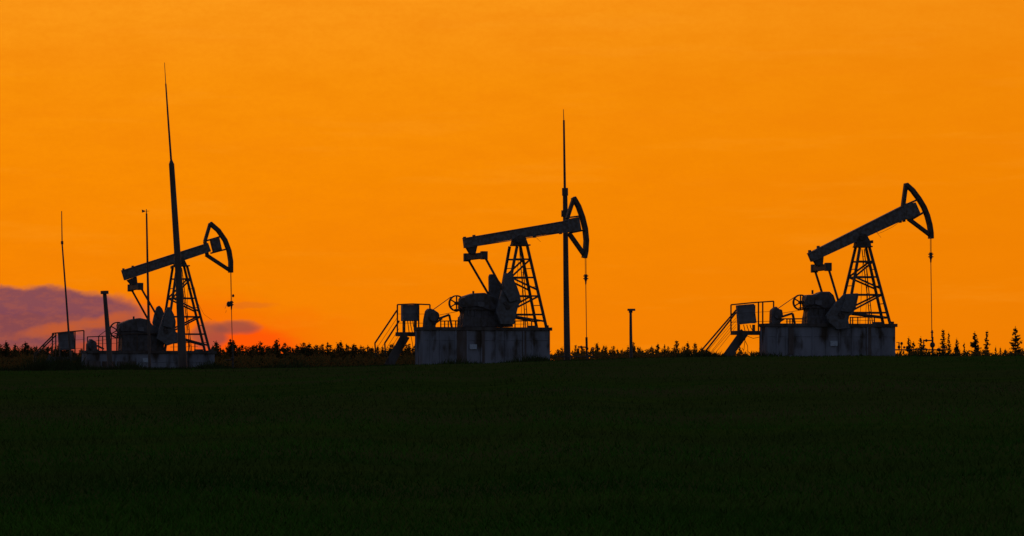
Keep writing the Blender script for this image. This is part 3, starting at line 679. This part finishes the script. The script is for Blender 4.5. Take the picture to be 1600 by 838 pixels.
LEFT = [(338, 536, .9), (344.5, 538, .9), (360, 533, .9), (367, 535, .8), (375, 552, .8), (383, 545, .7), (401, 541, .8), (411, 537, .9), (418, 543, .8), (426, 535, 1.0), (433, 539, .8), (443, 539, .9), (450, 544, .9),
        (459, 548, .9), (465, 545, .7), (472, 539, .8), (483, 539, 1.0), (494, 543, .7), (512, 538, .8), (522, 543, .7), (533, 536, .8), (547, 543, .8), (553, 540, 1.0), (566, 546, .8), (582, 545, .8), (592, 549, .7),
        (598, 545, .6), (609, 540, .8), (616, 546, .8), (628, 548, .8), (638, 545, .8), (646, 548, .8), (392, 549, .8), (502, 549, .8), (574, 551, .7),
        (1, 540, .9), (9, 536, .8), (15, 541, .8), (22, 549, .8), (32, 548, .8), (39.5, 537, 1.0), (48, 545, .9), (59, 550, .8), (66, 548, .8), (74, 546, .9), (84, 551, .8), (95, 545, 1.0), (102, 550, .8), (118, 553, .8), (126, 551, .8),
        (-8, 540, .9), (-18, 544, .9), (144, 554, .8)]
for n_, (px, py, wd, k) in enumerate(MIDT):
    if k == 's': lb = 'young spruce in the low tree line between the middle and right pumpjacks'
    else: lb = 'small bushy tree in the low tree line between the middle and right pumpjacks'
    kd = 'spruce_tree' if k == 's' else 'broadleaf_tree'
    tree(kd, n_ % (4 if k == 's' else 5), px, py, 305+random.uniform(-15, 15), wd, lb, ('spruces' if k == 's' else 'bushy trees')+' between the middle and right pumpjacks')
for n_, (px, py, wd) in enumerate(LEFT):
    tp = 'left of the left pumpjack' if px < 200 else 'between the left and middle pumpjacks'
    s_ = n_ % 2 == 0
    lb = ('pointed spruce' if s_ else 'dark bushy tree')+' in the tree line '+tp
    tree('spruce_tree' if s_ else 'broadleaf_tree', (n_//2) % (4 if s_ else 5), px, py-3.5, 305+random.uniform(-18, 18), wd*(1.5 if s_ else 1.45), lb, ('spruces ' if s_ else 'bushy trees ')+tp)

for mm in ('leaf', 'needle'): MT[mm].node_tree.nodes['Principled BSDF'].inputs['Specular IOR Level'].default_value = 0
gr = random.Random(11)
for a_, b_, tp, c_ in ((-15, 125, 'left of the left pumpjack', 26), (330, 655, 'between the left and middle pumpjacks', 78), (866, 1100, 'between the middle and right pumpjacks', 34)):
    for i in range(c_):
        px = a_+(b_-a_)*(i+gr.random())/c_; s_ = gr.random() < .55
        py = gr.uniform(536, 549)+(2 if a_ > 800 else 0)
        lb = ('pointed spruce' if s_ else 'dark bushy tree')+' in the tree line '+tp; gp = ('spruces ' if s_ else 'bushy trees ')+tp
        if a_ > 800: lb = ('young spruce' if s_ else 'small bushy tree')+' in the low tree line '+tp
        tree('spruce_tree' if s_ else 'broadleaf_tree', gr.randrange(4), px, py, gr.uniform(315, 345), gr.uniform(.9, 1.4)*(1 if a_ < 800 else .7), lb, gp)
# ------------------------------------------------------------------ undergrowth and grass (uncountable)
rg = np.random.default_rng(3)
def cards_np(c, up, half, lean=.6):
    n = len(c); an = rg.uniform(0, 2*PI, n); a = np.stack([np.cos(an), np.sin(an), np.zeros(n)], 1)
    tip = np.stack([rg.normal(0, 1, n), rg.normal(0, 1, n), np.zeros(n)], 1)*(up*lean*.5)[:, None]; tip[:, 2] = up
    v = np.stack([c-a*half[:, None], c+a*half[:, None], c+tip], 1).reshape(-1, 3)
    return v, np.arange(3*n).reshape(-1, 3)
def stuff(name, v, f, m_, label):
    me = bpy.data.meshes.new(name); me.from_pydata(v.tolist(), [], f.tolist()); me.materials.append(m_); me.update()
    o = bpy.data.objects.new(name, me); COL.objects.link(o); o['kind'] = 'stuff'; o['label'] = label; o['category'] = name
n = 42000
px = rg.uniform(-60, 1660, n); Y = rg.uniform(268, 292, n); x = Y*(px-800)/FPX
hp = np.interp(px, [-60, 0, 150, 340, 600, 700, 860, 1000, 1095, 1110, 1200, 1600], [559, 559, 561, 560, 558.5, 559, 553.5, 551.5, 551, 554, 553.5, 552.5])
hp = hp + 3.5*np.sin(px*.11)*np.sin(px*.037+1) + 1.6*np.sin(px*.43+2)
topz = ZC+Y*(HY-hp)/FPX; gzv = ground(x, Y); z = gzv+(topz-gzv)*rg.uniform(0, 1, n)**.55
v, f = cards_np(np.stack([x, Y, z], 1), rg.uniform(.15, .45, n), rg.uniform(.05, .14, n), 1.6)
stuff('undergrowth', v, f, MT['leaf'], 'dark tangled undergrowth below the far tree line')
# field grass, denser blades near the camera
n = 120000
pyv = rg.uniform(557, 850, n); px = rg.uniform(-150, 1750, n)
yg = np.linspace(24, 140, 600); rowg = HY-(ground(0*yg, yg)-ZC)/yg*FPX
Y = np.interp(-pyv, -rowg, yg)*rg.uniform(.97, 1.03, n); Y = np.where(pyv < 566, rg.uniform(110, 150, n), Y)
x = Y*(px-800)/FPX; z = ground(x, Y)-.01
patch = .6+.4*np.sin(x*.9+np.sin(Y*.31)*2)*np.sin(Y*.23+x*.2)
up = rg.uniform(.05, .13, n)*(.6+.5*patch); hw = .006+Y*.00006
v, f = cards_np(np.stack([x, Y, z], 1), up, hw*rg.uniform(.7, 1.3, n), 1.2)
stuff('grass', v, f, mat('grass_blades', (.022, .080, .007), (.052, .130, .012), 1.0, .22, (.3, 1, 1), lo=.38, hi=.62, c3=(.055, .070, .016), scale3=.09, lo3=.48, hi3=.62), 'short dark green grass covering the field')
# taller weeds along the crest and round the bases
n = 24000
px = np.concatenate([rg.uniform(-60, 1660, n//2), rg.normal(0, 1, n//2)*0+rg.choice([140, 200, 240, 290, 330, 20, 60, 100, 580, 610, 1120, 850, 900], n//2)+rg.normal(0, 14, n//2)])
Y = rg.uniform(138, 147, n); x = Y*(px-800)/FPX
v, f = cards_np(np.stack([x, Y, ground(x, Y)-.02], 1), rg.uniform(.06, .40, n)*np.where((px > 110) & (px < 225), 2.5, np.where(px < 335, 1.7, 1))*rg.uniform(.3, 1, n)*(.35+1.2*np.clip(np.sin(x*1.7)+np.sin(x*.61+2), 0, 1.6)/1.6), rg.uniform(.012, .03, n), .9)
stuff('weeds', v, f, mat('weeds', (.03, .05, .015), (.04, .04, .015), .9, 1.0), 'taller weeds along the crest of the field')
